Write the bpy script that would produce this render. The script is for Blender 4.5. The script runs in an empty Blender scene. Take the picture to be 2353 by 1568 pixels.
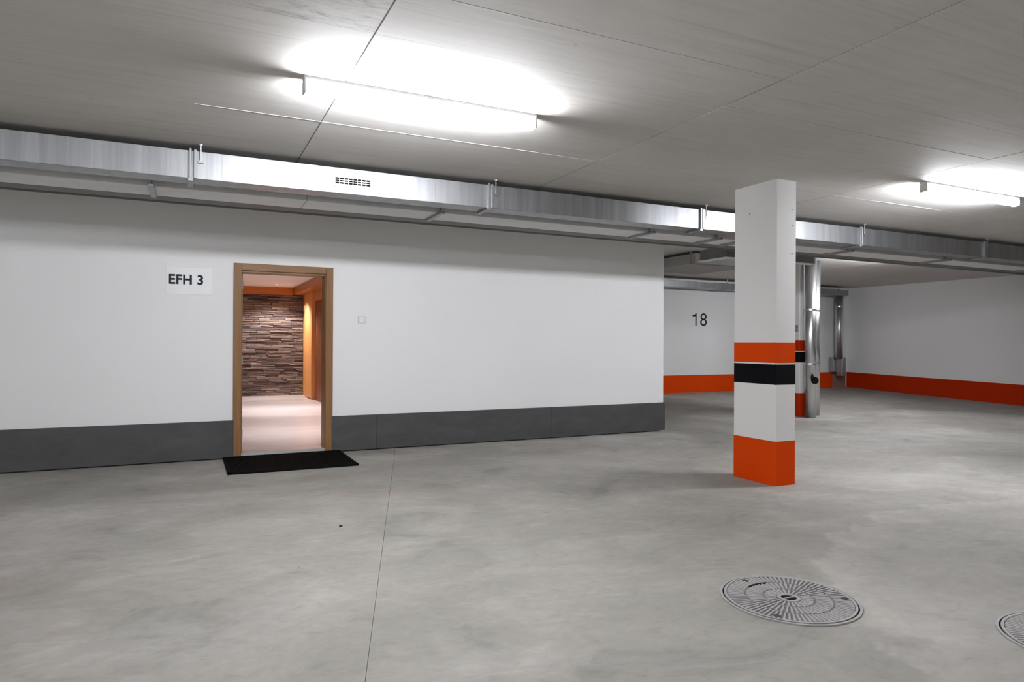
import bpy, bmesh, math, random
from mathutils import Vector, Matrix

random.seed(7)
S = bpy.context.scene
COL = S.collection

# ------------------------------------------------------------------ camera, world, exposure
FPX, PPX, PPY = 1550.0, 1176.5, 787.6          # focal length and horizon in pixels of the 2353 x 1568 frame
TH, ROLL, EYE = math.radians(25.65), math.radians(0.304), 1.25
fw = Vector((math.sin(TH), math.cos(TH), 0))
rt = Vector((math.cos(TH), -math.sin(TH), 0))
up = Vector((0, 0, 1))
cr = math.cos(ROLL) * rt + math.sin(ROLL) * up
cu = -math.sin(ROLL) * rt + math.cos(ROLL) * up
cam_d = bpy.data.cameras.new('camera')
cam = bpy.data.objects.new('camera', cam_d)
COL.objects.link(cam)
m = Matrix((cr, cu, -fw)).transposed().to_4x4()
m.translation = Vector((0, 0, EYE))
cam.matrix_world = m
cam_d.sensor_width = 36.0
cam_d.lens = 36.0 * FPX / 2353.0
cam_d.shift_x = (1176.5 - PPX) / 2353.0
cam_d.shift_y = (PPY - 784.0) / 2353.0
cam_d.clip_start = 0.05
S.camera = cam

W = bpy.data.worlds.new('world')
S.world = W
W.use_nodes = True
W.node_tree.nodes['Background'].inputs[0].default_value = (0.9, 0.95, 1, 1)
W.node_tree.nodes['Background'].inputs[1].default_value = 0.0     # closed underground garage

S.view_settings.view_transform = 'Standard'
S.view_settings.look = 'None'
S.view_settings.exposure = 0.0
S.view_settings.gamma = 1.0
S.view_settings.use_curve_mapping = False
S.cycles.max_bounces = 9
S.cycles.diffuse_bounces = 7
S.cycles.glossy_bounces = 4
S.cycles.sample_clamp_indirect = 6.0
S.cycles.caustics_reflective = False

LAMP = 215.0          # strength of the fluorescent tubes

# ------------------------------------------------------------------ materials
def new_mat(name):
    mt = bpy.data.materials.new(name)
    mt.use_nodes = True
    nt = mt.node_tree
    b = nt.nodes['Principled BSDF']
    return mt, nt, b

def link(nt, a, b): nt.links.new(a, b)

def noise(nt, vec, scale, detail=4, rough=0.55, dist=0.0):
    n = nt.nodes.new('ShaderNodeTexNoise')
    n.inputs['Scale'].default_value = scale
    n.inputs['Detail'].default_value = detail
    n.inputs['Roughness'].default_value = rough
    n.inputs['Distortion'].default_value = dist
    if vec is not None: link(nt, vec, n.inputs['Vector'])
    return n.outputs['Fac']

def ramp(nt, fac, stops):
    r = nt.nodes.new('ShaderNodeValToRGB')
    els = r.color_ramp.elements
    while len(els) > 1: els.remove(els[-1])
    for i, (p, c) in enumerate(stops):
        e = els[0] if i == 0 else els.new(p)
        e.position = p
        e.color = (c, c, c, 1) if not isinstance(c, tuple) else (*c, 1)
    link(nt, fac, r.inputs[0])
    return r.outputs[0]

def mix(nt, fac, a, b, mode='MIX'):
    mx = nt.nodes.new('ShaderNodeMix')
    mx.data_type = 'RGBA'; mx.blend_type = mode
    for sock, v in ((mx.inputs[0], fac), (mx.inputs[6], a), (mx.inputs[7], b)):
        if hasattr(v, 'is_linked'): link(nt, v, sock)
        elif isinstance(v, tuple): sock.default_value = (*v, 1)
        else: sock.default_value = v
    return mx.outputs[2]

def math_n(nt, op, a, b=None):
    n = nt.nodes.new('ShaderNodeMath'); n.operation = op
    for i, v in enumerate((a, b)):
        if v is None: continue
        if hasattr(v, 'is_linked'): link(nt, v, n.inputs[i])
        else: n.inputs[i].default_value = v
    return n.outputs[0]

def pos(nt, scale=(1, 1, 1), offset=(0, 0, 0)):
    g = nt.nodes.new('ShaderNodeNewGeometry')
    mp = nt.nodes.new('ShaderNodeMapping')
    mp.inputs['Scale'].default_value = scale
    mp.inputs['Location'].default_value = offset
    link(nt, g.outputs['Position'], mp.inputs['Vector'])
    return mp.outputs[0]

def bump(nt, b, height, strength=0.2, dist=0.01):
    n = nt.nodes.new('ShaderNodeBump')
    n.inputs['Strength'].default_value = strength
    n.inputs['Distance'].default_value = dist
    link(nt, height, n.inputs['Height'])
    link(nt, n.outputs[0], b.inputs['Normal'])

def plain(name, col, rough=0.5, metal=0.0, var=0.08, scale=6, bmp=0.0, spec=None):
    mt, nt, b = new_mat(name)
    f = noise(nt, pos(nt), scale, 5, 0.6)
    c = ramp(nt, f, [(0.25, tuple(x * (1 - var) for x in col)), (0.75, tuple(min(1, x * (1 + var)) for x in col))])
    link(nt, c, b.inputs['Base Color'])
    b.inputs['Roughness'].default_value = rough
    b.inputs['Metallic'].default_value = metal
    if spec is not None: b.inputs['Specular IOR Level'].default_value = spec
    if bmp: bump(nt, b, noise(nt, pos(nt), scale * 12, 3), bmp, 0.004)
    return mt

def emis(name, col, s):
    mt, nt, b = new_mat(name)
    b.inputs['Base Color'].default_value = (0.8, 0.8, 0.8, 1)
    b.inputs['Emission Color'].default_value = (*col, 1)
    b.inputs['Emission Strength'].default_value = s
    return mt

def mat_floor():
    mt, nt, b = new_mat('power_floated_concrete')
    p = pos(nt)
    big = noise(nt, p, 0.38, 4, 0.55, 0.8)
    mid = noise(nt, pos(nt, (1.0, 1.35, 1)), 1.25, 7, 0.62, 1.0)
    fine = noise(nt, pos(nt, (1, 1.5, 1), (3, 7, 0)), 10, 6, 0.72, 0.7)
    c = ramp(nt, big, [(0.32, (0.245, 0.231, 0.206)), (0.50, (0.326, 0.310, 0.281)), (0.68, (0.415, 0.398, 0.366))])
    c = mix(nt, 1.0, c, ramp(nt, mid, [(0.28, 0.68), (0.40, 0.91), (0.52, 1.0), (0.60, 1.08), (0.72, 1.22)]), 'MULTIPLY')
    c = mix(nt, 1.0, c, ramp(nt, fine, [(0.25, 0.80), (0.45, 0.98), (0.55, 1.01), (0.75, 1.13)]), 'MULTIPLY')
    # a few trowel arcs
    arcs = noise(nt, pos(nt, (0.55, 1.0, 1), (11, 2, 0)), 0.9, 3, 0.5, 3.0)
    am = ramp(nt, arcs, [(0.45, 1.0), (0.485, 0.90), (0.53, 1.0)])
    c = mix(nt, math_n(nt, 'MULTIPLY', ramp(nt, mid, [(0.4, 0.0), (0.6, 0.8)]), 1.0), c, mix(nt, 1.0, c, am, 'MULTIPLY'))
    # pinkish stains
    pk = noise(nt, pos(nt, (1, 1, 1), (5.3, 1.9, 0)), 0.75, 3, 0.55, 0.6)
    pm = ramp(nt, pk, [(0.60, 0.0), (0.68, 0.55)])
    c = mix(nt, pm, c, mix(nt, 1.0, c, (1.02, 0.91, 0.91), 'MULTIPLY'))
    # paler patch of newer screed around the shaft covers
    g = nt.nodes.new('ShaderNodeNewGeometry')
    mp = nt.nodes.new('ShaderNodeMapping')
    mp.inputs['Scale'].default_value = (1 / 2.6, 1 / 1.8, 0)
    mp.inputs['Location'].default_value = (-5.2 / 2.6, -1.55 / 1.8, 0)
    link(nt, g.outputs['Position'], mp.inputs['Vector'])
    ln = nt.nodes.new('ShaderNodeVectorMath'); ln.operation = 'LENGTH'
    link(nt, mp.outputs[0], ln.inputs[0])
    wob = math_n(nt, 'MULTIPLY', math_n(nt, 'SUBTRACT', noise(nt, p, 1.6, 4, 0.6), 0.5), 0.5)
    dd = math_n(nt, 'ADD', ln.outputs['Value'], wob)
    pmask = ramp(nt, dd, [(0.972, 1.0), (0.988, 0.4), (1.05, 0.0)])
    edge = ramp(nt, dd, [(0.80, 0.35), (0.97, 1.0)])
    c = mix(nt, math_n(nt, 'MULTIPLY', pmask, edge), c, mix(nt, 1.0, c, (1.24, 1.235, 1.23), 'MULTIPLY'))
    # pits
    vo = nt.nodes.new('ShaderNodeTexVoronoi'); vo.inputs['Scale'].default_value = 2.4
    link(nt, p, vo.inputs['Vector'])
    pit = ramp(nt, vo.outputs['Distance'], [(0.010, 0.55), (0.02, 1.0)])
    c = mix(nt, 1.0, c, pit, 'MULTIPLY')
    link(nt, c, b.inputs['Base Color'])
    b.inputs['Specular IOR Level'].default_value = 0.3
    r = ramp(nt, mid, [(0.3, 0.66), (0.7, 0.80)])
    link(nt, r, b.inputs['Roughness'])
    bump(nt, b, fine, 0.08, 0.004)
    return mt

def mat_ceiling():
    mt, nt, b = new_mat('board_marked_concrete')
    p = pos(nt)
    big = noise(nt, p, 0.5, 4, 0.6, 0.6)
    grain = noise(nt, pos(nt, (0.6, 9, 1)), 2.2, 7, 0.7, 0.5)
    streak = noise(nt, pos(nt, (0.35, 24, 1)), 1.6, 4, 0.6, 0.2)
    c = ramp(nt, big, [(0.3, (0.60, 0.578, 0.55)), (0.7, (0.68, 0.66, 0.63))])
    c = mix(nt, 1.0, c, ramp(nt, grain, [(0.25, 0.90), (0.5, 1.0), (0.75, 1.06)]), 'MULTIPLY')
    c = mix(nt, 1.0, c, ramp(nt, streak, [(0.30, 0.90), (0.42, 1.0)]), 'MULTIPLY')
    # rough stained board beside the joint
    g = nt.nodes.new('ShaderNodeNewGeometry'); sx = nt.nodes.new('ShaderNodeSeparateXYZ')
    link(nt, g.outputs['Position'], sx.inputs[0])
    inb = math_n(nt, 'MULTIPLY', math_n(nt, 'GREATER_THAN', sx.outputs[1], 2.4), math_n(nt, 'LESS_THAN', sx.outputs[1], 3.142))
    inb = math_n(nt, 'MULTIPLY', inb, math_n(nt, 'LESS_THAN', sx.outputs[0], 0.785))
    inb = math_n(nt, 'MULTIPLY', inb, ramp(nt, math_n(nt, 'ADD', sx.outputs[0], 0.0), [(0.0, 0.0), (0.45, 1.0)]))
    rough_b = noise(nt, pos(nt, (2.2, 8, 1)), 2.4, 7, 0.75, 1.2)
    blot = ramp(nt, rough_b, [(0.36, 0.60), (0.47, 0.92), (0.6, 1.05)])
    c = mix(nt, inb, c, mix(nt, 1.0, c, blot, 'MULTIPLY'))
    vo = nt.nodes.new('ShaderNodeTexVoronoi'); vo.inputs['Scale'].default_value = 1.7
    link(nt, pos(nt, (1, 2.6, 1)), vo.inputs['Vector'])
    c = mix(nt, 1.0, c, ramp(nt, vo.outputs['Distance'], [(0.014, 0.7), (0.03, 1.0)]), 'MULTIPLY')
    link(nt, c, b.inputs['Base Color'])
    b.inputs['Roughness'].default_value = 0.75
    bump(nt, b, math_n(nt, 'ADD', grain, streak), 0.10, 0.004)
    return mt

def mat_wall(name='white_wall_paint', col=(0.80, 0.80, 0.795)):
    mt, nt, b = new_mat(name)
    f = noise(nt, pos(nt), 0.6, 4, 0.55)
    c = ramp(nt, f, [(0.3, tuple(x * 0.965 for x in col)), (0.7, col)])
    link(nt, c, b.inputs['Base Color'])
    b.inputs['Roughness'].default_value = 0.62
    bump(nt, b, noise(nt, pos(nt), 90, 3, 0.6), 0.05, 0.002)
    return mt

def mat_galv():
    mt, nt, b = new_mat('galvanised_sheet')
    tc = nt.nodes.new('ShaderNodeNewGeometry')
    st = noise(nt, pos(nt, (7, 7, 0.25)), 1.6, 5, 0.65, 0.2)
    fine = noise(nt, pos(nt, (40, 40, 2)), 1.0, 4, 0.6)
    c = ramp(nt, st, [(0.3, (0.29, 0.295, 0.303)), (0.7, (0.42, 0.425, 0.437))])
    link(nt, c, b.inputs['Base Color'])
    b.inputs['Metallic'].default_value = 0.92
    r = ramp(nt, fine, [(0.3, 0.38), (0.7, 0.52)])
    link(nt, r, b.inputs['Roughness'])
    bump(nt, b, st, 0.10, 0.02)
    return mt

def mat_dull():
    mt, nt, b = new_mat('dull_zinc_sheet')
    st = noise(nt, pos(nt, (5, 5, 0.5)), 1.6, 5, 0.65, 0.2)
    link(nt, ramp(nt, st, [(0.3, (0.76, 0.765, 0.77)), (0.7, (0.84, 0.845, 0.85))]), b.inputs['Base Color'])
    b.inputs['Metallic'].default_value = 0.1
    b.inputs['Roughness'].default_value = 0.6
    return mt

def mat_wood(name, c1, c2, axis='z', rough=0.42, sc=1.0):
    mt, nt, b = new_mat(name)
    s = {'z': (14, 14, 0.9), 'y': (14, 0.9, 14), 'x': (0.9, 14, 14)}[axis]
    g = noise(nt, pos(nt, tuple(v * sc for v in s)), 1.6, 6, 0.62, 0.6)
    c = ramp(nt, g, [(0.28, c1), (0.72, c2)])
    link(nt, c, b.inputs['Base Color'])
    b.inputs['Roughness'].default_value = rough
    b.inputs['Specular IOR Level'].default_value = 0.22
    bump(nt, b, g, 0.06, 0.003)
    return mt

def mat_stone():
    mt, nt, b = new_mat('split_face_stone')
    oi = nt.nodes.new('ShaderNodeObjectInfo')
    c = ramp(nt, oi.outputs['Random'], [(0.0, (0.10, 0.078, 0.076)), (0.3, (0.17, 0.135, 0.13)), (0.6, (0.24, 0.195, 0.18)),
                                        (0.85, (0.19, 0.145, 0.12)), (1.0, (0.34, 0.285, 0.26))])
    n = noise(nt, pos(nt, (3, 3, 9)), 5, 6, 0.7, 0.8)
    c = mix(nt, 1.0, c, ramp(nt, n, [(0.3, 0.62), (0.7, 1.2)]), 'MULTIPLY')
    link(nt, c, b.inputs['Base Color'])
    b.inputs['Roughness'].default_value = 0.85
    bump(nt, b, n, 0.5, 0.02)
    return mt

def mat_skirting():
    mt, nt, b = new_mat('dark_grey_skirting_paint')
    n = noise(nt, pos(nt, (1, 1, 2.5)), 2.5, 6, 0.65, 0.8)
    c = ramp(nt, n, [(0.3, (0.044, 0.044, 0.045)), (0.7, (0.068, 0.068, 0.069))])
    link(nt, c, b.inputs['Base Color'])
    b.inputs['Roughness'].default_value = 0.6
    bump(nt, b, n, 0.06, 0.004)
    return mt

def mat_hall_floor():
    mt, nt, b = new_mat('pale_limed_floor')
    n = noise(nt, pos(nt, (0.5, 1.4, 1)), 1.2, 4, 0.6, 0.6)
    c = ramp(nt, n, [(0.3, (0.46, 0.44, 0.445)), (0.7, (0.62, 0.60, 0.61))])
    link(nt, c, b.inputs['Base Color'])
    b.inputs['Roughness'].default_value = 0.32
    return mt

M = dict(
    floor=mat_floor(), ceil=mat_ceiling(), wall=mat_wall(), galv=mat_galv(), dull=mat_dull(), stone=mat_stone(), skirt=mat_skirting(),
    colw=mat_wall('white_column_paint', (0.80, 0.79, 0.775)),
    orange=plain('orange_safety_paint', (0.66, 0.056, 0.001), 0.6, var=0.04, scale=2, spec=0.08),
    dim_redorange=plain('dim_red_orange_wall_paint', (0.43, 0.026, 0.001), 0.6, var=0.06, scale=1.5, spec=0.08),  # redder stripe paint, darkened in part for the weaker light on the right wall
    black=plain('black_safety_paint', (0.005, 0.005, 0.006), 0.7, spec=0.06),
    rubber=plain('black_rubber', (0.005, 0.005, 0.005), 0.85, scale=20, spec=0.06),
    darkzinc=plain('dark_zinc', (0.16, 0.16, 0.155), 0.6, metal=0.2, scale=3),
    dark=plain('dark_void', (0.008, 0.008, 0.008), 0.9, spec=0.1),
    ink=plain('black_lettering', (0.008, 0.008, 0.01), 0.5, spec=0.2),
    plate=plain('white_sign_plate', (0.78, 0.78, 0.80), 0.35, var=0.01),
    plastic=plain('white_plastic', (0.78, 0.78, 0.77), 0.4, var=0.02),
    grey_pl=plain('grey_plastic', (0.25, 0.25, 0.25), 0.5),
    lampbody=plain('lamp_housing_white', (0.62, 0.62, 0.61), 0.5, var=0.02),
    tube=emis('fluorescent_tube', (0.965, 0.985, 1.04), LAMP),
    oak=mat_wood('oak_door_frame', (0.20, 0.098, 0.037), (0.29, 0.152, 0.062), 'z'),
    oakx=mat_wood('oak_door_head', (0.20, 0.098, 0.037), (0.29, 0.152, 0.062), 'x'),
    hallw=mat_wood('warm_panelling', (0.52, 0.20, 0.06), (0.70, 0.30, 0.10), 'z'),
    hallw_lit=mat_wood('lit_panelling', (0.68, 0.29, 0.085), (0.82, 0.41, 0.16), 'z'),  # panelling wood made lighter to carry the lamp glow in its colour
    halldoor=mat_wood('dark_panelling', (0.17, 0.050, 0.020), (0.27, 0.085, 0.034), 'z'),
    cornice=mat_wood('cornice_wood', (0.36, 0.115, 0.035), (0.50, 0.185, 0.055), 'x'),
    hallf=mat_hall_floor(),
    hallc=plain('hall_ceiling_paint', (0.82, 0.79, 0.785), 0.7, var=0.02),
    hallwall=plain('hall_wall_paint', (0.82, 0.78, 0.76), 0.7, var=0.02),
    iron=plain('cast_iron_cover', (0.33, 0.317, 0.31), 0.6, metal=0.1, var=0.14, scale=14, bmp=0.25),
    midgrey=plain('mid_grey_sheet', (0.42, 0.415, 0.40), 0.7, scale=3),
    slot=plain('dark_slot', (0.06, 0.057, 0.055), 0.8, spec=0.1),  # dark colour of the discs that mark the lifting slots
    irond=plain('cast_iron_recess', (0.115, 0.11, 0.106), 0.7, var=0.2, scale=20),
    alu=plain('aluminium_sill', (0.75, 0.75, 0.74), 0.35, metal=0.7),
    spot=emis('downlight_glow', (1.0, 0.86, 0.72), 14.0),
    rawc=plain('bare_concrete', (0.24, 0.15, 0.125), 0.8, var=0.15),
)

# ------------------------------------------------------------------ mesh helpers
class MB:
    def __init__(s): s.bm = bmesh.new()
    def box(s, x0, x1, y0, y1, z0, z1, bev=0.0):
        t = bmesh.new()
        bmesh.ops.create_cube(t, size=1)
        for v in t.verts:
            v.co = Vector(((x0 + x1) / 2 + v.co.x * (x1 - x0), (y0 + y1) / 2 + v.co.y * (y1 - y0), (z0 + z1) / 2 + v.co.z * (z1 - z0)))
        if bev:
            bmesh.ops.bevel(t, geom=list(t.edges), offset=bev, segments=1, affect='EDGES', profile=0.5)
        s._add(t); return s
    def _add(s, t):
        me = bpy.data.meshes.new('tmp'); t.to_mesh(me); t.free()
        s.bm.from_mesh(me); bpy.data.meshes.remove(me)
    def cyl(s, p0, p1, r, seg=20, r2=None, cap=True):
        p0, p1 = Vector(p0), Vector(p1)
        d = p1 - p0
        t = bmesh.new()
        bmesh.ops.create_cone(t, cap_ends=cap, cap_tris=False, segments=seg, radius1=r, radius2=r if r2 is None else r2, depth=d.length)
        q = d.to_track_quat('Z', 'Y').to_matrix().to_4x4()
        q.translation = (p0 + p1) / 2
        bmesh.ops.transform(t, matrix=q, verts=t.verts)
        s._add(t); return s
    def prism(s, pts, z0, z1):
        vb = [s.bm.verts.new((x, y, z0)) for x, y in pts]
        vt = [s.bm.verts.new((x, y, z1)) for x, y in pts]
        n = len(pts)
        s.bm.faces.new(vt); s.bm.faces.new(vb[::-1])
        for i in range(n):
            s.bm.faces.new((vb[i], vb[(i + 1) % n], vt[(i + 1) % n], vt[i]))
        return s
    def extrude_profile(s, prof, x0, x1):          # profile in (y, z), swept along x
        a = [s.bm.verts.new((x0, y, z)) for y, z in prof]
        b = [s.bm.verts.new((x1, y, z)) for y, z in prof]
        n = len(prof)
        s.bm.faces.new(a[::-1]); s.bm.faces.new(b)
        for i in range(n):
            s.bm.faces.new((a[i], a[(i + 1) % n], b[(i + 1) % n], b[i]))
        return s
    def ring(s, c, r0, r1, z0, z1, seg=72, a0=0.0, a1=2 * math.pi):
        full = abs(a1 - a0 - 2 * math.pi) < 1e-6
        n = seg if full else seg + 1
        q = []
        for i in range(n):
            a = a0 + (a1 - a0) * i / seg
            ca, sa = math.cos(a), math.sin(a)
            q.append([s.bm.verts.new((c[0] + r * ca, c[1] + r * sa, z)) for r, z in ((r0, z0), (r1, z0), (r1, z1), (r0, z1))])
        for i in range(seg):
            A, B = q[i], q[(i + 1) % n]
            for k in range(4):
                s.bm.faces.new((A[k], B[k], B[(k + 1) % 4], A[(k + 1) % 4]))
        if not full:
            s.bm.faces.new(q[0]); s.bm.faces.new(q[-1][::-1])
        return s
    def build(s, name, mat, parent=None, smooth=False, origin=None):
        me = bpy.data.meshes.new(name)
        bmesh.ops.recalc_face_normals(s.bm, faces=s.bm.faces)
        if origin is None:
            vs = [v.co for v in s.bm.verts]
            origin = Vector(((min(v.x for v in vs) + max(v.x for v in vs)) / 2, (min(v.y for v in vs) + max(v.y for v in vs)) / 2, min(v.z for v in vs)))
        origin = Vector(origin)
        for v in s.bm.verts: v.co -= origin
        s.bm.to_mesh(me); s.bm.free()
        if smooth:
            for p in me.polygons: p.use_smooth = True
        me.materials.append(mat)
        o = bpy.data.objects.new(name, me)
        COL.objects.link(o)
        put(o, origin, parent)
        return o

WLOC = {}
def put(o, world, parent):
    world = Vector(world)
    WLOC[o.name] = world
    if parent is not None:
        o.parent = parent
        o.location = world - WLOC[parent.name]
    else:
        o.location = world

def empty(name, loc):
    o = bpy.data.objects.new(name, None); o.empty_display_size = 0.1
    COL.objects.link(o); put(o, loc, None); return o

def tag(o, label=None, cat=None, group=None, kind=None):
    if label: o['label'] = label
    if cat: o['category'] = cat
    if group: o['group'] = group
    if kind: o['kind'] = kind
    return o

def struct(o, label=None, cat='structure'):
    o['kind'] = 'structure'
    if label: o['label'] = label; o['category'] = cat
    return o

def share(src, world, parent, name=None):            # another object on the same mesh
    o = bpy.data.objects.new(name or src.name.split('.')[0], src.data)
    COL.objects.link(o); put(o, world, parent); return o

def copy_thing(root, delta, label, group=None):
    delta = Vector(delta)
    def rec(o, parent):
        c = o.copy(); COL.objects.link(c); WLOC[c.name] = WLOC[o.name] + delta
        if parent is not None: c.parent = parent
        else: c.location = WLOC[c.name]
        for ch in [k for k in bpy.data.objects if k.parent == o]:
            rec(ch, c)
        return c
    kids = {}
    r = rec(root, None)
    r['label'] = label
    if group: r['group'] = group
    return r

def text_mesh(body, x0, x1, z0, z1, y, mat, name, parent, weight=0.0, thick=0.0012, spacing=1.0):
    """lettering facing -Y, fitted to the rectangle x0..x1, z0..z1"""
    cu_ = bpy.data.curves.new('lettering_curve', 'FONT')
    cu_.body = body; cu_.size = 1.0; cu_.offset = weight; cu_.extrude = 0.0; cu_.space_character = spacing
    tmp = bpy.data.objects.new('lettering_curve', cu_)
    COL.objects.link(tmp)
    dg = bpy.context.evaluated_depsgraph_get(); dg.update()
    me = bpy.data.meshes.new_from_object(tmp.evaluated_get(dg))
    bpy.data.objects.remove(tmp); bpy.data.curves.remove(cu_)
    xs = [v.co.x for v in me.vertices]; ys = [v.co.y for v in me.vertices]
    ax, bx, ay, by = min(xs), max(xs), min(ys), max(ys)
    bm = bmesh.new(); bm.from_mesh(me); bpy.data.meshes.remove(me)
    bmesh.ops.recalc_face_normals(bm, faces=bm.faces)
    for v in bm.verts:
        v.co = Vector((x0 + (v.co.x - ax) / (bx - ax) * (x1 - x0), y, z0 + (v.co.y - ay) / (by - ay) * (z1 - z0)))
    ex = bmesh.ops.extrude_face_region(bm, geom=list(bm.faces))
    for v in ex['geom']:
        if isinstance(v, bmesh.types.BMVert): v.co.y -= thick
    seen, outs = set(), []
    for v0 in bm.verts:                       # one object per character
        if v0 in seen: continue
        isl, stack = [], [v0]
        seen.add(v0)
        while stack:
            v = stack.pop(); isl.append(v)
            for e in v.link_edges:
                w = e.other_vert(v)
                if w not in seen: seen.add(w); stack.append(w)
        keep = set(isl)
        b = MB(); mp_ = {v: b.bm.verts.new(v.co) for v in isl}
        for f in bm.faces:
            if f.verts[0] in keep: b.bm.faces.new([mp_[v] for v in f.verts])
        outs.append(b.build(name, mat, parent))
    bm.free()
    return outs

# ------------------------------------------------------------------ dimensions of the garage
ZC = 2.70                       # ceiling
YW = 7.82                       # face of the white wall with the doorway
XE = 6.175                      # its right hand end
YB = 12.05                      # back wall
XR = 15.45                      # right wall
XL, YF = -6.6, -4.4             # walls outside the frame
RS = 0.032                      # slope of the back parking bay
def rz(y): return max(0.0, RS * (y - 7.7))

# ---- floor: three slabs with a saw cut between them
floor = struct(MB().box(XL, XR, YF, YB, -0.16, -0.012).build('floor', M['floor']))
def crack_x(y, off=0.0): return 0.592 + (y - 2.464) * (1.951 - 0.592) / (6.912 - 2.464) + off
g = 0.0013
MB().prism([(XL, YF), (crack_x(YF, -g), YF), (crack_x(7.698, -g), 7.698), (XL, 7.698)], -0.012, 0.0).build('slab', M['floor'], floor)
MB().prism([(crack_x(YF, g), YF), (XR, YF), (XR, 7.696), (crack_x(7.696, g), 7.696)], -0.012, 0.0).build('slab', M['floor'], floor)
b = MB()
v = [b.bm.verts.new(c) for c in ((XE - 0.1, 7.702, -0.012), (XR, 7.702, -0.012), (XR, YB, -0.012), (XE - 0.1, YB, -0.012),
                                 (XE - 0.1, 7.702, 0.0), (XR, 7.702, 0.0), (XR, YB, rz(YB)), (XE - 0.1, YB, rz(YB)))]
for f in ((0, 3, 2, 1), (4, 5, 6, 7), (0, 1, 5, 4), (1, 2, 6, 5), (2, 3, 7, 6), (3, 0, 4, 7)):
    b.bm.faces.new([v[i] for i in f])
ramp_slab = b.build('slab', M['floor'], floor)

# ---- ceiling: shuttered concrete, joints between the formwork panels
ceiling = struct(MB().box(XL, XR, YF, YB, ZC + 0.012, ZC + 0.2).build('ceiling', M['ceil']))
xj = [XL, -1.90, 0.785, 2.936, 5.638, 8.34, 11.04, 13.74, XR]
yj = [YF, -2.2, 0.45, 2.69, 3.142, 4.56, 7.25, 9.6, YB]
for i in range(len(xj) - 1):
    for j in range(len(yj) - 1):
        gx, gy = 0.0042, 0.0014
        dz = random.uniform(0, 0.0012)
        MB().box(xj[i] + gx, xj[i + 1] - gx, yj[j] + gy, yj[j + 1] - gy, ZC + dz, ZC + 0.012).build('panel', M['ceil'], ceiling)
# thin fins of grout left along some board joints
for x0, x1, y in ((0.03, 0.78, 4.556), (0.79, 2.40, 4.556), (6.3, 7.2, 4.556)):
    MB().box(x0, x1, y - 0.0025, y + 0.0025, ZC - 0.0012, ZC + 0.002).build('grout_fin', M['ceil'], ceiling)

# ---- white wall with the doorway
DX0, DX1, DZ1 = 0.50, 1.425, 2.03
b = MB()
b.box(XL, DX0, YW, YW + 0.2, 0, ZC + 0.02)
b.box(DX1, XE, YW, YW + 0.2, 0, ZC + 0.02)
b.box(DX0, DX1, YW, YW + 0.2, DZ1, ZC + 0.02)
wall_front = struct(b.build('wall_front', M['wall']))
struct(MB().box(XE - 0.2, XE, YW + 0.2, YB, 0, ZC + 0.02).build('wall_side', M['wall']))
wall_back = struct(MB().box(XE - 0.2, XR, YB, YB + 0.2, 0, ZC + 0.02).build('wall_back', M['wall']))
struct(MB().box(XR, XR + 0.2, YF, YB + 0.2, -0.1, ZC + 0.02).build('wall_right', M['wall']))
struct(MB().box(XL - 0.2, XL, YF, YW + 0.2, -0.1, ZC + 0.02).build('wall_left', M['wall']))
struct(MB().box(XL, XR, YF - 0.2, YF, -0.1, ZC + 0.02).build('wall_rear', M['wall']))

# painted numbers on the back wall
text_mesh('8', 10.56, 10.754, 1.655, 1.945, YB - 0.0005, M['ink'], 'digit', wall_back, weight=-0.004)
b = MB()
one = [(10.418, 1.655), (10.452, 1.655), (10.452, 1.945), (10.426, 1.945), (10.405, 1.912), (10.335, 1.896), (10.335, 1.868), (10.418, 1.872)]
va = [b.bm.verts.new((x, YB, z)) for x, z in one]; vc = [b.bm.verts.new((x, YB - 0.0017, z)) for x, z in one]
b.bm.faces.new(va); b.bm.faces.new(vc[::-1])
for i in range(len(one)): b.bm.faces.new((va[i], va[(i + 1) % len(one)], vc[(i + 1) % len(one)], vc[i]))
b.build('digit', M['ink'], wall_back)

# skirtings
bf = empty('baseboard_front', (2.3, 7.8, 0)); struct(bf)
MB().box(XL, 0.445, 7.796, YW, 0, 0.40, 0.003).build('board', M['skirt'], bf)
for a, c in ((1.475, 1.995), (1.998, 4.32), (4.323, XE + 0.018)):
    MB().box(a, c, 7.796, YW, 0, 0.40, 0.002).build('board', M['skirt'], bf)
MB().box(XE, XE + 0.018, YW + 0.002, YW + 0.6, 0, 0.40, 0.002).build('board', M['skirt'], bf)
def stripe_y(name, x0, x1, h=0.395):
    z0 = rz(YB)
    return struct(MB().box(x0, x1, YB - 0.006, YB, z0 - 0.02, z0 + h).build(name, M['orange']))
bb = stripe_y('baseboard_back', XE, 14.91)
MB().box(14.91, 15.40, YB - 0.003, YB, rz(YB) - 0.02, rz(YB) + 0.395).build('bare_patch', M['rawc'], bb)
b = MB()
def sl(y, h): return rz(y) + h
b2 = b.bm
pts = [(YB - 0.0, sl(YB, -0.02), sl(YB, 0.395)), (7.7, -0.02, 0.43), (YF, -0.02, 0.41)]
L = []
for y, z0, z1 in pts:
    L.append([b2.verts.new(c) for c in ((XR - 0.006, y, z0), (XR, y, z0), (XR, y, z1), (XR - 0.006, y, z1))])
for A, B in zip(L, L[1:]):
    for k in range(4): b2.faces.new((A[k], B[k], B[(k + 1) % 4], A[(k + 1) % 4]))
b2.faces.new(L[0]); b2.faces.new(L[-1][::-1])
struct(b.build('baseboard_right', M['dim_redorange']))

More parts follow.
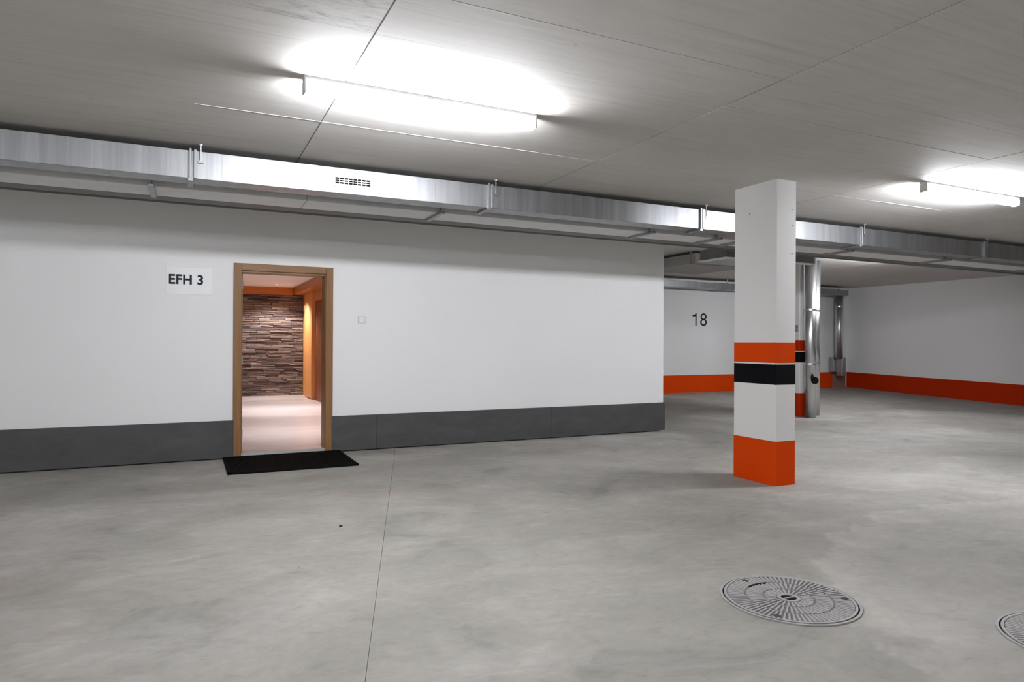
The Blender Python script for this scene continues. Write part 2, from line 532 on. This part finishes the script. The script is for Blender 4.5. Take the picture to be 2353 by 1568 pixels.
# ---- oak door frame (open doorway)
door = empty('door_1', (0.962, YW, 0)); struct(door)
fy0, fy1 = YW - 0.022, YW + 0.21
b = MB().box(0.437, 0.517, fy0, YW + 0.004, 0.0, 2.09, 0.004); b.box(0.505, 0.524, YW + 0.004, fy1, 0.0, 2.012)
b.build('jamb', M['oak'], door)
b = MB().box(1.405, 1.486, fy0, YW + 0.004, 0.0, 2.09, 0.004); b.box(1.400, 1.42, YW + 0.004, fy1, 0.0, 2.012)
b.build('jamb', M['oak'], door)
b = MB().box(0.517, 1.405, fy0, YW + 0.004, 2.012, 2.09, 0.004); b.box(0.524, 1.40, YW + 0.004, fy1, 1.995, 2.014)
b.build('head', M['oakx'], door)
b = MB().box(0.517, 1.405, YW - 0.004, YW + 0.19, 0.0, 0.042, 0.004)
tag(b.build('sill', M['alu'], door), 'pale metal sill')
b = MB().box(0.524, 0.540, YW + 0.16, fy1, 0.04, 1.995)
b.build('door_stop', M['oak'], door)
b = MB()
for z in (1.86, 1.05, 0.25): b.cyl((0.527, YW + 0.012, z - 0.045), (0.527, YW + 0.012, z + 0.045), 0.009, 10)
tag(b.build('hinge', M['grey_pl'], door), 'dark hinge knuckles')

# ---- the lit hall behind the doorway
HX0, HX1, HY0, HY1, HZ0, HZ1 = -1.3, 2.37, YW + 0.2, 16.0, 0.03, 2.465
hf = struct(MB().box(HX0, HX1 + 0.2, HY0, HY1 + 0.2, -0.05, HZ0).build('floor_hall', M['hallf']))
struct(MB().box(HX0, HX1 + 0.2, HY0, HY1 + 0.2, HZ1, HZ1 + 0.1).build('ceiling_hall', M['hallc']))
struct(MB().box(HX0 - 0.15, HX0, HY0, HY1 + 0.2, -0.05, HZ1 + 0.1).build('wall_hall_left', M['hallwall']))
whr = struct(MB().box(HX1 + 0.06, HX1 + 0.2, HY0, HY1 + 0.2, -0.05, HZ1 + 0.1).build('wall_hall_right', M['hallwall']))
MB().box(HX1, HX1 + 0.06, 15.46, HY1, HZ0, HZ1).build('wall_panel', M['hallw_lit'], whr)
MB().box(HX1 - 0.045, HX1 + 0.06, 14.54, 15.455, HZ0 + 0.02, HZ1).build('wall_panel', M['hallw_lit'], whr)
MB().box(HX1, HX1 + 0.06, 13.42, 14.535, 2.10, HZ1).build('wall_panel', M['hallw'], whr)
tag(MB().box(HX1 + 0.03, HX1 + 0.06, 13.50, 14.535, HZ0, 2.10).build('door_leaf', M['halldoor'], whr), 'dark brown wooden door leaf')
MB().box(HX1 - 0.01, HX1 + 0.06, 13.42, 13.50, HZ0, 2.10).build('door_post', M['hallw'], whr)
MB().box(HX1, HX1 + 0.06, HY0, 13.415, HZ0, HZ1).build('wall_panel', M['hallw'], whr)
# cornice: a wooden pelmet round the edge of the hall ceiling
tr = empty('trim_1', (1.6, 15.9, 2.29)); struct(tr)
MB().box(HX0, 2.14, HY1 - 0.10, HY1 + 0.02, 2.295, HZ1).build('pelmet', M['cornice'], tr)
MB().box(2.145, HX1, HY0, HY1 + 0.02, 2.305, HZ1).build('pelmet', M['cornice'], tr)
# split stone wall, stone by stone where the doorway shows it
whb = struct(MB().box(HX0, HX1, HY1 + 0.02, HY1 + 0.2, -0.05, HZ1 + 0.1).build('wall_hall_back', M['stone']))
protos = []
def stone_mesh(w, h):
    t = MB(); t.box(-w / 2, w / 2, -0.02, 0.06, 0, h, min(0.006, h * 0.18))
    for q in t.bm.verts:
        if q.co.y < 0:
            q.co.y += random.uniform(-0.010, 0.010); q.co.z += random.uniform(-0.003, 0.003)
    return t
nst, z = 0, HZ0
rows = 60
zs = [HZ0]
for i in range(rows): zs.append(zs[-1] + random.uniform(0.6, 1.4))
k = (2.295 - HZ0) / (zs[-1] - HZ0)
zs = [HZ0 + (q - HZ0) * k for q in zs]
for i in range(rows):
    x = 1.00 + random.uniform(-0.22, 0.0)
    while x < HX1 - 0.01:
        w = random.uniform(0.20, 0.52)
        x1 = min(x + w, HX1 - 0.002)
        if HX1 - x1 < 0.07: x1 = HX1 - 0.002
        t = stone_mesh(x1 - x - 0.004, zs[i + 1] - zs[i] - 0.004)
        o = t.build('stone', M['stone'], whb, origin=(0, 0, 0))
        put(o, ((x + x1) / 2, HY1 - random.uniform(0.0, 0.034), zs[i] + 0.002), whb)
        nst += 1
        x = x1
# the rest of the stone wall lies out of sight behind the wall and the jamb: joined courses
b = MB()
for i in range(0, rows):
    x = HX0 + 0.01
    while x < 0.76:
        w = random.uniform(0.25, 0.5); x1 = min(x + w, 0.77)
        b.box(x, x1 - 0.004, HY1 - random.uniform(0.01, 0.04), HY1 + 0.03, zs[i] + 0.002, zs[i + 1] - 0.002)
        x = x1
tag(b.build('stonework', M['stone'], whb), kind='stuff')

def spot_light(name, loc, target, power, angle, blend, col, radius=0.04, parent=None):
    d = bpy.data.lights.new(name, 'SPOT'); d.energy = power; d.spot_size = math.radians(angle); d.spot_blend = blend
    d.color = col; d.shadow_soft_size = radius
    o = bpy.data.objects.new(name, d); COL.objects.link(o)
    o.rotation_euler = (Vector(target) - Vector(loc)).to_track_quat('-Z', 'Y').to_euler()
    put(o, loc, parent)
    return o

def downlight(x, y, label, group, power, ang, bl):
    root = empty('recessed_downlight', (x, y, HZ1)); tag(root, label, 'downlight', group)
    MB().ring((x, y), 0.032, 0.05, HZ1 - 0.006, HZ1 + 0.001, 24).build('bezel', M['alu'], root)
    MB().cyl((x, y, HZ1 - 0.003), (x, y, HZ1 + 0.002), 0.031, 20).build('lens', M['spot'], root)
    spot_light('beam', (x, y, HZ1 - 0.012), (x, y, 0), power, ang, bl, (1.0, 0.90, 0.875), 0.03, root)
HALL = 300.0
downlight(1.70, 15.2, 'small bright ceiling spot just in front of the stone wall', 'hall ceiling spots', HALL * 0.8, 124, 0.45)
downlight(1.70, 12.44, 'small bright ceiling spot nearest the top of the oak door frame', 'hall ceiling spots', HALL * 1.5, 92, 1.0)
downlight(1.70, 9.68, 'hall ceiling spot just inside the doorway, hidden above the oak door head', 'hall ceiling spots', HALL * 1.2, 92, 1.0)

# wall lamp washing the panelling
wl = empty('wall_lamp', (HX1, 15.56, 1.95)); tag(wl, 'small dark wall lamp on the orange wood panelling beside the stone wall', 'lamp')
MB().box(HX1 - 0.05, HX1, 15.53, 15.60, 1.93, 2.04, 0.004).build('housing', M['grey_pl'], wl)
MB().box(HX1 - 0.03, HX1, 15.47, 15.53, 2.035, 2.06, 0.002).build('diffuser', M['spot'], wl)
spot_light('beam', (HX1 - 0.16, 15.0, 2.16), (HX1 - 0.03, 15.0, 0.6), 60, 70, 0.6, (1.0, 0.75, 0.5), 0.02, wl)

# ------------------------------------------------------------------ columns
def column(x0, y0, zf, w, d, bands, label, orange):
    root = empty('concrete_column', (x0 + w / 2, y0 + d / 2, zf)); tag(root, label, 'column')
    b = MB().box(x0, x0 + w, y0, y0 + d, zf - 0.02, ZC + 0.01, 0.008)
    b.build('shaft', M['colw'], root)
    e = 0.0015
    zb = [-0.02] + bands
    for i, (mt, lb) in enumerate(((orange, 'orange painted band at the foot'), (M['colw'], 'white painted band'),
                                  (M['black'], 'black painted band'), (orange, 'orange painted band above the black one'))):
        if i == 1: continue
        o = MB().box(x0 - e, x0 + w + e, y0 - e, y0 + d + e, zf + zb[i], zf + zb[i + 1], 0.008).build('paint_band', mt, root)
        tag(o, lb)
    return root
c1 = column(4.645, 4.33, 0.0, 0.245, 0.505, [0.398, 0.884, 1.076, 1.27],
            'near square column with broad orange and black bands standing alone on the floor', M['orange'])
def plug(p, ax, root):
    d = Vector(ax)
    MB().cyl(Vector(p) - d * 0.002, Vector(p) + d * 0.003, 0.006, 10).build('screw_plug', M['grey_pl'], root)
plug((4.645, 4.644, 2.443), (-1, 0, 0), c1)
for x, z in ((4.833, 2.445), (4.845, 2.303), (4.836, 2.055)): plug((x, 4.33, z), (0, -1, 0), c1)
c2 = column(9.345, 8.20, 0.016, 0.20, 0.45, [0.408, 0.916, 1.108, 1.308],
            'farther banded column half hidden behind the near one, beside two silver pipes', M['dim_redorange'])
b = MB().box(9.322, 9.345, 8.225, 8.275, 1.46, 1.515, 0.003); b.box(9.322, 9.345, 8.225, 8.275, 1.525, 1.575, 0.003)
tag(b.build('switch_box', M['grey_pl'], c2), 'small grey switch box')

# ------------------------------------------------------------------ fluorescent lamps
def make_lamp(x0, x1, y, label, group):
    xc = (x0 + x1) / 2
    root = empty('fluorescent_lamp', (xc, y, ZC)); tag(root, label, 'lamp', group)
    MB().box(x0, x1, y - 0.036, y + 0.036, ZC - 0.017, ZC + 0.002, 0.002).build('housing', M['lampbody'], root)
    prof = [(y - 0.033, ZC - 0.0175), (y - 0.033, ZC - 0.060), (y - 0.027, ZC - 0.076), (y - 0.015, ZC - 0.085),
            (y + 0.015, ZC - 0.085), (y + 0.027, ZC - 0.076), (y + 0.033, ZC - 0.060), (y + 0.033, ZC - 0.0175)]
    MB().extrude_profile(prof, x0 + 0.012, x1 - 0.012).build('diffuser', M['tube'], root)
    for xa, xb in ((x0, x0 + 0.012), (x1 - 0.012, x1)):
        MB().box(xa, xb, y - 0.036, y + 0.036, ZC - 0.088, ZC - 0.0175, 0.003).build('end_cap', M['lampbody'], root)
    MB().box(xc - 0.02, xc + 0.02, y - 0.040, y + 0.040, ZC - 0.020, ZC + 0.001).build('clip', M['lampbody'], root)
    return root
GL = 'fluorescent lamps on the garage ceiling'
LY = 3.83
lamp = make_lamp(0.562, 1.99, LY, 'long glowing strip lamp on the ceiling in front of the doorway wall', GL)
copy_thing(lamp, (5.33, 0, 0), 'glowing strip lamp on the ceiling to the right of the banded column', GL)
copy_thing(lamp, (-6.3, -2.6, 0), 'added strip lamp on the ceiling near the left wall, unseen, brightening that side', GL)  # extra lamp outside the view, added to lift the left side
copy_thing(lamp, (-1.6, -6.4, 0), 'strip lamp on the ceiling behind the camera, the only one there', GL)
copy_thing(lamp, (9.1, 3.55, 0), 'strip lamp hidden behind the air duct on the right, lighting the rear bay', GL)

# ------------------------------------------------------------------ air ducts
def hanger(root, x, y0, y1, zb, zt, strap=True):
    """two uprights with a cross bar under the duct, hung from the ceiling"""
    if strap:
        MB().box(x - 0.008, x + 0.008, y0 - 0.022, y0 - 0.001, zb - 0.004, zt + 0.012, 0.002).build('strap', M['galv'], root)
        MB().box(x + 0.022, x + 0.044, y0 - 0.018, y0 - 0.001, zb + 0.0, zt + 0.006, 0.002).build('flange', M['galv'], root)
        b = MB().cyl((x + 0.068, y0 - 0.012, zt - 0.075), (x + 0.068, y0 - 0.012, ZC), 0.006, 10)
        b.cyl((x + 0.068, y0 - 0.012, ZC - 0.012), (x + 0.068, y0 - 0.012, ZC + 0.001), 0.018, 10)
        b.box(x + 0.05, x + 0.086, y0 - 0.02, y0 - 0.001, zt - 0.09, zt - 0.07)
        b.build('hanger_rod', M['galv'], root)
    MB().box(x - 0.018, x + 0.018, y0 - 0.02, y1 + 0.02, zb - 0.022, zb - 0.001, 0.002).build('support_bar', M['galv'], root)

D1Y0, D1Y1, D1Z0, D1Z1 = 5.50, 5.70, 2.447, 2.652
JX = [-4.78, -2.39, 0.01, 2.40, 4.815, 7.27, 9.745, 12.2, 14.6]
d1 = empty('air_duct', (5, 5.6, D1Z0)); tag(d1, 'long rectangular galvanised air duct under the ceiling with a grille in its front', 'duct')
xs = [XL] + JX + [XR]
for a, c in zip(xs, xs[1:]):
    MB().box(a + 0.002, c - 0.002, D1Y0, D1Y1, D1Z0, D1Z1, 0.003).build('duct_section', M['galv'], d1)
for x in JX: hanger(d1, x, D1Y0, D1Y1, D1Z0, D1Z1)
for x0, x1 in ((0.222, 0.372), (1.748, 1.905)):
    tag(MB().box(x0, x1, D1Y0 - 0.0022, D1Y0, D1Z0 + 0.006, D1Z1 - 0.006, 0.001).build('cover_strip', M['galv'], d1), 'wide lapped joint strip')
# grille
gr = MB()
gx0, gx1, gz0, gz1 = 1.040, 1.360, 2.503, 2.587
hx0, hx1, hz0, hz1 = 1.058, 1.342, 2.521, 2.572
gr.box(gx0, gx1, D1Y0 - 0.010, D1Y0 + 0.001, gz0, hz0, 0.001); gr.box(gx0, gx1, D1Y0 - 0.010, D1Y0 + 0.001, hz1, gz1, 0.001)
gr.box(gx0, hx0, D1Y0 - 0.010, D1Y0 + 0.001, hz0, hz1); gr.box(hx1, gx1, D1Y0 - 0.010, D1Y0 + 0.001, hz0, hz1)
grille = tag(gr.build('air_grille', M['plastic'], d1), 'small rectangular outlet grille with dark slots')
MB().box(hx0, hx1, D1Y0 - 0.003, D1Y0 - 0.0005, hz0, hz1).build('slot_backing', M['dark'], grille)
for i in range(1, 3):
    zz = hz0 + (hz1 - hz0) * i / 3
    MB().box(hx0, hx1, D1Y0 - 0.009, D1Y0 - 0.005, zz - 0.0025, zz + 0.0025).build('slat', M['plastic'], grille)
for i in range(1, 8):
    xx = hx0 + (hx1 - hx0) * i / 8
    MB().box(xx - 0.003, xx + 0.003, D1Y0 - 0.0055, D1Y0 - 0.003, hz0, hz1).build('slat', M['plastic'], grille)

D2Y0, D2Y1, D2Z0, D2Z1 = 5.885, 6.255, 2.44, 2.685
d2 = empty('air_duct', (5, 6.0, D2Z0)); tag(d2, 'flat wide galvanised air duct running between the front duct and the wall', 'duct')
xs2 = [XL, -2.1, 0.9, 3.3, 5.05, 6.6, 8.6, 10.8, 13.2, XR]
for a, c in zip(xs2, xs2[1:]):
    MB().box(a + 0.002, c - 0.002, D2Y0, D2Y1, D2Z0, D2Z1, 0.003).build('duct_section', M['dull'], d2)
for x in (-2.6, -0.258, 2.08, 4.44, 5.37, 5.75, 7.53, 9.51, 11.9):
    MB().box(x - 0.020, x + 0.020, D2Y0 - 0.10, D2Y1 - 0.03, D2Z0 - 0.024, D2Z0 - 0.001, 0.002).build('support_bar', M['galv'], d2)
    for y in (D2Y0 - 0.02,):
        MB().cyl((x, y, D2Z0 - 0.02), (x, y, ZC), 0.005, 8).build('hanger_rod', M['galv'], d2)

# black pipe added to darken the gap between the two ducts
ip = empty('dark_gap_pipe', (5, 5.79, 2.46)); tag(ip, 'added black pipe that darkens the gap between the two long ducts', 'pipe')
xi = [XL, -1.2, 1.3, 3.7, 6.0, 8.4, 11.0, 13.4, XR]
for a, c in zip(xi, xi[1:]):
    MB().cyl((a + 0.001, 5.782, 2.53), (c - 0.001, 5.782, 2.53), 0.062, 20).build('dark_gap_section', M['rubber'], ip, smooth=True)

# dark rail added in place of the shaded band behind the flat duct
cd = empty('shade_rail', (5, 6.4, 2.44)); tag(cd, 'added dark grey rail standing in for shade behind the flat duct above the wall', 'rail')
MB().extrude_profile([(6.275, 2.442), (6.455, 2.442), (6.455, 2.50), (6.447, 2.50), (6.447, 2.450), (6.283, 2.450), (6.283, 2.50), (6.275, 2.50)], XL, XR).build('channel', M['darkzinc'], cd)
MB().cyl((XL, 6.545, 2.46), (XR, 6.545, 2.46), 0.020, 12).build('cable', M['darkzinc'], cd, smooth=True)  # second dark line added to the same shaded band
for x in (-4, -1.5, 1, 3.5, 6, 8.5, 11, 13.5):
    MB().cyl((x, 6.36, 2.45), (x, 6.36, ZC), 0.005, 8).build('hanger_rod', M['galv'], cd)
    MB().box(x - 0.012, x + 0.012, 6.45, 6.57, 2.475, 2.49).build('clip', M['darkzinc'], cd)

# L-shaped cable trunking behind the column
tk = empty('cable_trunking', (6.9, 6.9, 2.40)); tag(tk, 'L-shaped grey trunking under the ceiling between the wall end and the near column', 'trunking')
b = MB().prism([(6.44, 7.36), (6.44, 6.85), (8.1, 6.85), (8.1, 6.93), (6.53, 6.93), (6.53, 7.36)], 2.405, 2.55)
b.build('channel', M['darkzinc'], tk)
b = MB().prism([(6.425, 7.375), (6.425, 6.835), (8.1, 6.835), (8.1, 6.95), (6.55, 6.95), (6.55, 7.375)], 2.395, 2.405)
tag(b.build('bottom_lip', M['dull'], tk), 'pale bottom lip')
for x, y in ((6.485, 7.25), (6.62, 6.89), (7.9, 6.89)):
    MB().cyl((x, y, 2.55), (x, y, ZC), 0.007, 8).build('hanger_rod', M['galv'], tk)
sd = empty('branch_duct', (7.7, 8.9, 2.49)); tag(sd, 'short wide grey branch duct under the ceiling of the rear bay, beyond the wall end', 'duct')
MB().box(7.08, 8.30, 8.20, 9.60, 2.50, 2.655, 0.004).build('duct_section', M['midgrey'], sd)
MB().box(7.06, 8.32, 8.27, 8.31, 2.49, 2.499).build('support_bar', M['galv'], sd)
for x in (7.065, 8.315): MB().cyl((x, 8.29, 2.49), (x, 8.29, ZC), 0.006, 8).build('hanger_rod', M['galv'], sd)

# duct along the back wall
d3 = empty('air_duct', (11, 11.78, 2.49)); tag(d3, 'slim galvanised duct along the top of the back wall above the number', 'duct')
BZ0, BZ1 = 2.475, 2.61
for a, c in ((6.7, 8.4), (8.4, 10.86), (10.86, 13.3), (13.3, 14.93)):
    MB().box(a + 0.002, c - 0.002, 11.60, 11.95, BZ0, BZ1, 0.003).build('duct_section', M['galv'], d3)
for x in (8.4, 10.86, 13.3):
    MB().box(x - 0.05, x + 0.05, 11.588, 11.96, BZ0 - 0.012, BZ1 + 0.006, 0.002).build('joint_sleeve', M['galv'], d3)
    MB().cyl((x + 0.1, 11.62, BZ1 - 0.03), (x + 0.1, 11.62, ZC), 0.008, 8).build('hanger_rod', M['galv'], d3)

# ------------------------------------------------------------------ pipes
def ppipe(root, x, y, z0, z1, r, bands, mat=None):
    p = MB().cyl((x, y, z0), (x, y, z1), r, 28).build('pipe', mat or M['galvp'], root, smooth=False)
    for f in p.data.polygons: f.use_smooth = abs(f.normal.z) < 0.5
    for zb in bands:
        MB().ring((x, y), r - 0.001, r + 0.006, zb - 0.014, zb + 0.014, 28).build('pipe_joint', mat or M['galvp'], root)
M['galvp'] = plain('bright_pipe_steel', (0.66, 0.665, 0.68), 0.27, metal=1.0, var=0.06, scale=3)
pa = empty('vent_pipe', (9.463, 8.08, 0.012)); tag(pa, 'silver vent pipe with a black round cap, in front of the far banded column', 'pipe')
ppipe(pa, 9.463, 8.08, 0.012, ZC - 0.001, 0.092, (0.92, 1.83))
pb = empty('vent_pipe', (9.82, 8.30, 0.019)); tag(pb, 'plain silver vent pipe without a cap, half hidden just behind its twin', 'pipe')
ppipe(pb, 9.82, 8.30, 0.019, ZC - 0.001, 0.092, (0.92, 1.83))
dxc, dyc = -0.28, -0.96
b = MB().cyl((9.463 + dxc * 0.085, 8.08 + dyc * 0.085, 0.645), (9.463 + dxc * 0.12, 8.08 + dyc * 0.12, 0.645), 0.018, 16)
b.cyl((9.463 + dxc * 0.115, 8.08 + dyc * 0.115, 0.645), (9.463 + dxc * 0.145, 8.08 + dyc * 0.145, 0.645), 0.060, 24)
tag(b.build('inspection_cap', M['rubber'], pa), 'black round inspection cap')

dp = empty('vent_pipe', (14.90, 11.82, 0.44)); tag(dp, 'silver drop pipe with a metal shield at the back corner', 'pipe')
ppipe(dp, 14.86, 11.82, 0.88, BZ0 - 0.014, 0.098, (2.2,))
MB().cyl((14.99, 11.95, 0.88), (14.99, 11.95, 2.66), 0.035, 14).build('side_pipe', M['galvp'], dp, smooth=True)
b = MB().box(14.76, 15.21, 11.90, 12.042, 0.545, 0.915, 0.004)
b.build('shield', M['galv'], dp)
b = MB().box(14.86, 15.00, 11.72, 11.90, 0.445, 0.915, 0.01)
tag(b.build('shield_channel', M['galv'], dp), 'bright raised centre channel')

# ------------------------------------------------------------------ small things on the wall and floor
sg = empty('sign', (0.006, YW, 1.72)); tag(sg, 'white rectangular door sign reading EFH 3 on the wall left of the doorway', 'sign')
MB().box(-0.212, 0.226, YW - 0.006, YW, 1.735, 2.02, 0.0015).build('plate', M['plate'], sg)
text_mesh('EFH 3', -0.182, 0.140, 1.838, 1.942, YW - 0.006, M['ink'], 'letter', sg, weight=0.032, spacing=1.05)

sw = empty('light_switch', (1.816, YW, 1.457)); tag(sw, 'small square white light switch on the wall right of the doorway', 'switch')
MB().box(1.773, 1.860, YW - 0.012, YW, 1.460, 1.549, 0.002).build('plate', M['lampbody'], sw)
MB().box(1.786, 1.847, YW - 0.014, YW - 0.010, 1.473, 1.536, 0.002).build('rocker', M['plastic'], sw)

mt_ = empty('doormat', (0.94, 7.25, 0.0)); tag(mt_, 'black rubber doormat on the floor in front of the open doorway', 'mat')
mx0, mx1, my0, my1 = 0.337, 1.56, 6.80, 7.76
b = MB().box(mx0, mx1, my0, my1, 0.0, 0.012, 0.003)
b.build('base', M['rubber'], mt_)
b = MB()
b.box(mx0, mx1, my0, my0 + 0.035, 0.010, 0.020, 0.003); b.box(mx0, mx1, my1 - 0.035, my1, 0.010, 0.020, 0.003)
b.box(mx0, mx0 + 0.035, my0, my1, 0.010, 0.020, 0.003); b.box(mx1 - 0.035, mx1, my0, my1, 0.010, 0.020, 0.003)
b.build('border', M['rubber'], mt_)
rp = MB().box(-0.006, 0.006, my0 + 0.04 - 7.28, my1 - 0.04 - 7.28, 0, 0.006).build('rib', M['rubber'], mt_, origin=(0, 0, 0))
n = 48
for i in range(n):
    x = mx0 + 0.05 + (mx1 - mx0 - 0.10) * i / (n - 1)
    if i == 0: put(rp, (x, 7.28, 0.0115), mt_)
    else: share(rp, (x, 7.28, 0.0115), mt_)

fp = empty('floor_plug', (0.937, 4.613, 0)); tag(fp, 'tiny dark round plug set in the floor between the mat and the crack', 'plug')
b = MB().cyl((0.937, 4.613, 0.0), (0.937, 4.613, 0.003), 0.012, 16); b.cyl((0.937, 4.613, 0.003), (0.937, 4.613, 0.006), 0.006, 12)
b.build('disc', M['dark'], fp)

# manhole covers: frame ring, plate and single radial ribs
def manhole(cx, cy, label, rot):
    root = empty('manhole_cover', (cx, cy, 0)); tag(root, label, 'manhole cover', 'round shaft covers in the floor')
    MB().cyl((cx, cy, 0.0), (cx, cy, 0.0012), 0.321, 72).build('seat', M['dark'], root)
    MB().ring((cx, cy), 0.311, 0.323, 0.0, 0.006, 80).build('frame_ring', M['iron'], root)
    MB().cyl((cx, cy, 0.001), (cx, cy, 0.003), 0.3035, 72).build('plate', M['irond'], root)
    MB().ring((cx, cy), 0.292, 0.3035, 0.003, 0.008, 80).build('rim', M['iron'], root)
    b = MB().ring((cx, cy), 0.037, 0.054, 0.003, 0.0085, 32)
    c0, s0 = math.cos(rot), math.sin(rot)
    b.box(cx - 0.034, cx + 0.034, cy - 0.005, cy + 0.005, 0.003, 0.0085)
    b.build('hub', M['iron'], root)
    tag(MB().cyl((cx, cy, 0.003), (cx, cy, 0.0036), 0.037, 24).build('key_hole', M['dark'], root), 'black key slots')
    slots = [math.atan2(0.268, -0.02) + rot, math.atan2(-0.122, 0.223) + rot, math.atan2(-0.138, -0.227) + rot]
    for a in slots:
        p = Vector((cx + 0.268 * math.cos(a), cy + 0.268 * math.sin(a), 0.003))
        MB().cyl(p, p + Vector((0, 0, 0.0056)), 0.017, 16).build('lifting_slot', M['slot'], root)
    a0, a1 = math.radians(74) + rot, math.radians(110) + rot
    MB().ring((cx, cy), 0.195, 0.208, 0.003, 0.0090, 14, a0, a1).build('arc_groove', M['dark'], root)
    for r0, r1, nn, off in ((0.056, 0.115, 26, 0.0), (0.120, 0.200, 50, 0.5), (0.205, 0.2905, 78, 0.25)):
        w0, w1 = 2 * math.pi * r0 / nn * 0.31, 2 * math.pi * r1 / nn * 0.31
        q = MB()
        vb = [q.bm.verts.new(c) for c in ((r0, -w0, 0), (r1, -w1, 0), (r1, w1, 0), (r0, w0, 0),
                                          (r0 + .002, -w0 * .7, .005), (r1 - .002, -w1 * .7, .005), (r1 - .002, w1 * .7, .005), (r0 + .002, w0 * .7, .005))]
        for f in ((0, 3, 2, 1), (4, 5, 6, 7), (0, 1, 5, 4), (1, 2, 6, 5), (2, 3, 7, 6), (3, 0, 4, 7)):
            q.bm.faces.new([vb[i] for i in f])
        src = None
        for i in range(nn):
            a = 2 * math.pi * (i + off) / nn
            rm = (r0 + r1) / 2
            if src is None:
                src = q.build('rib', M['iron'], root, origin=(0, 0, 0)); o = src; put(o, (cx, cy, 0.003), root)
            else: o = share(src, (cx, cy, 0.003), root)
            o.rotation_euler = (0, 0, a)
manhole(2.66, 2.39, 'round iron shaft cover with radial ribs, whole in view on the floor', 0.0)
manhole(3.42, 1.50, 'round iron shaft cover cut off by the right edge of the photo', 1.1)
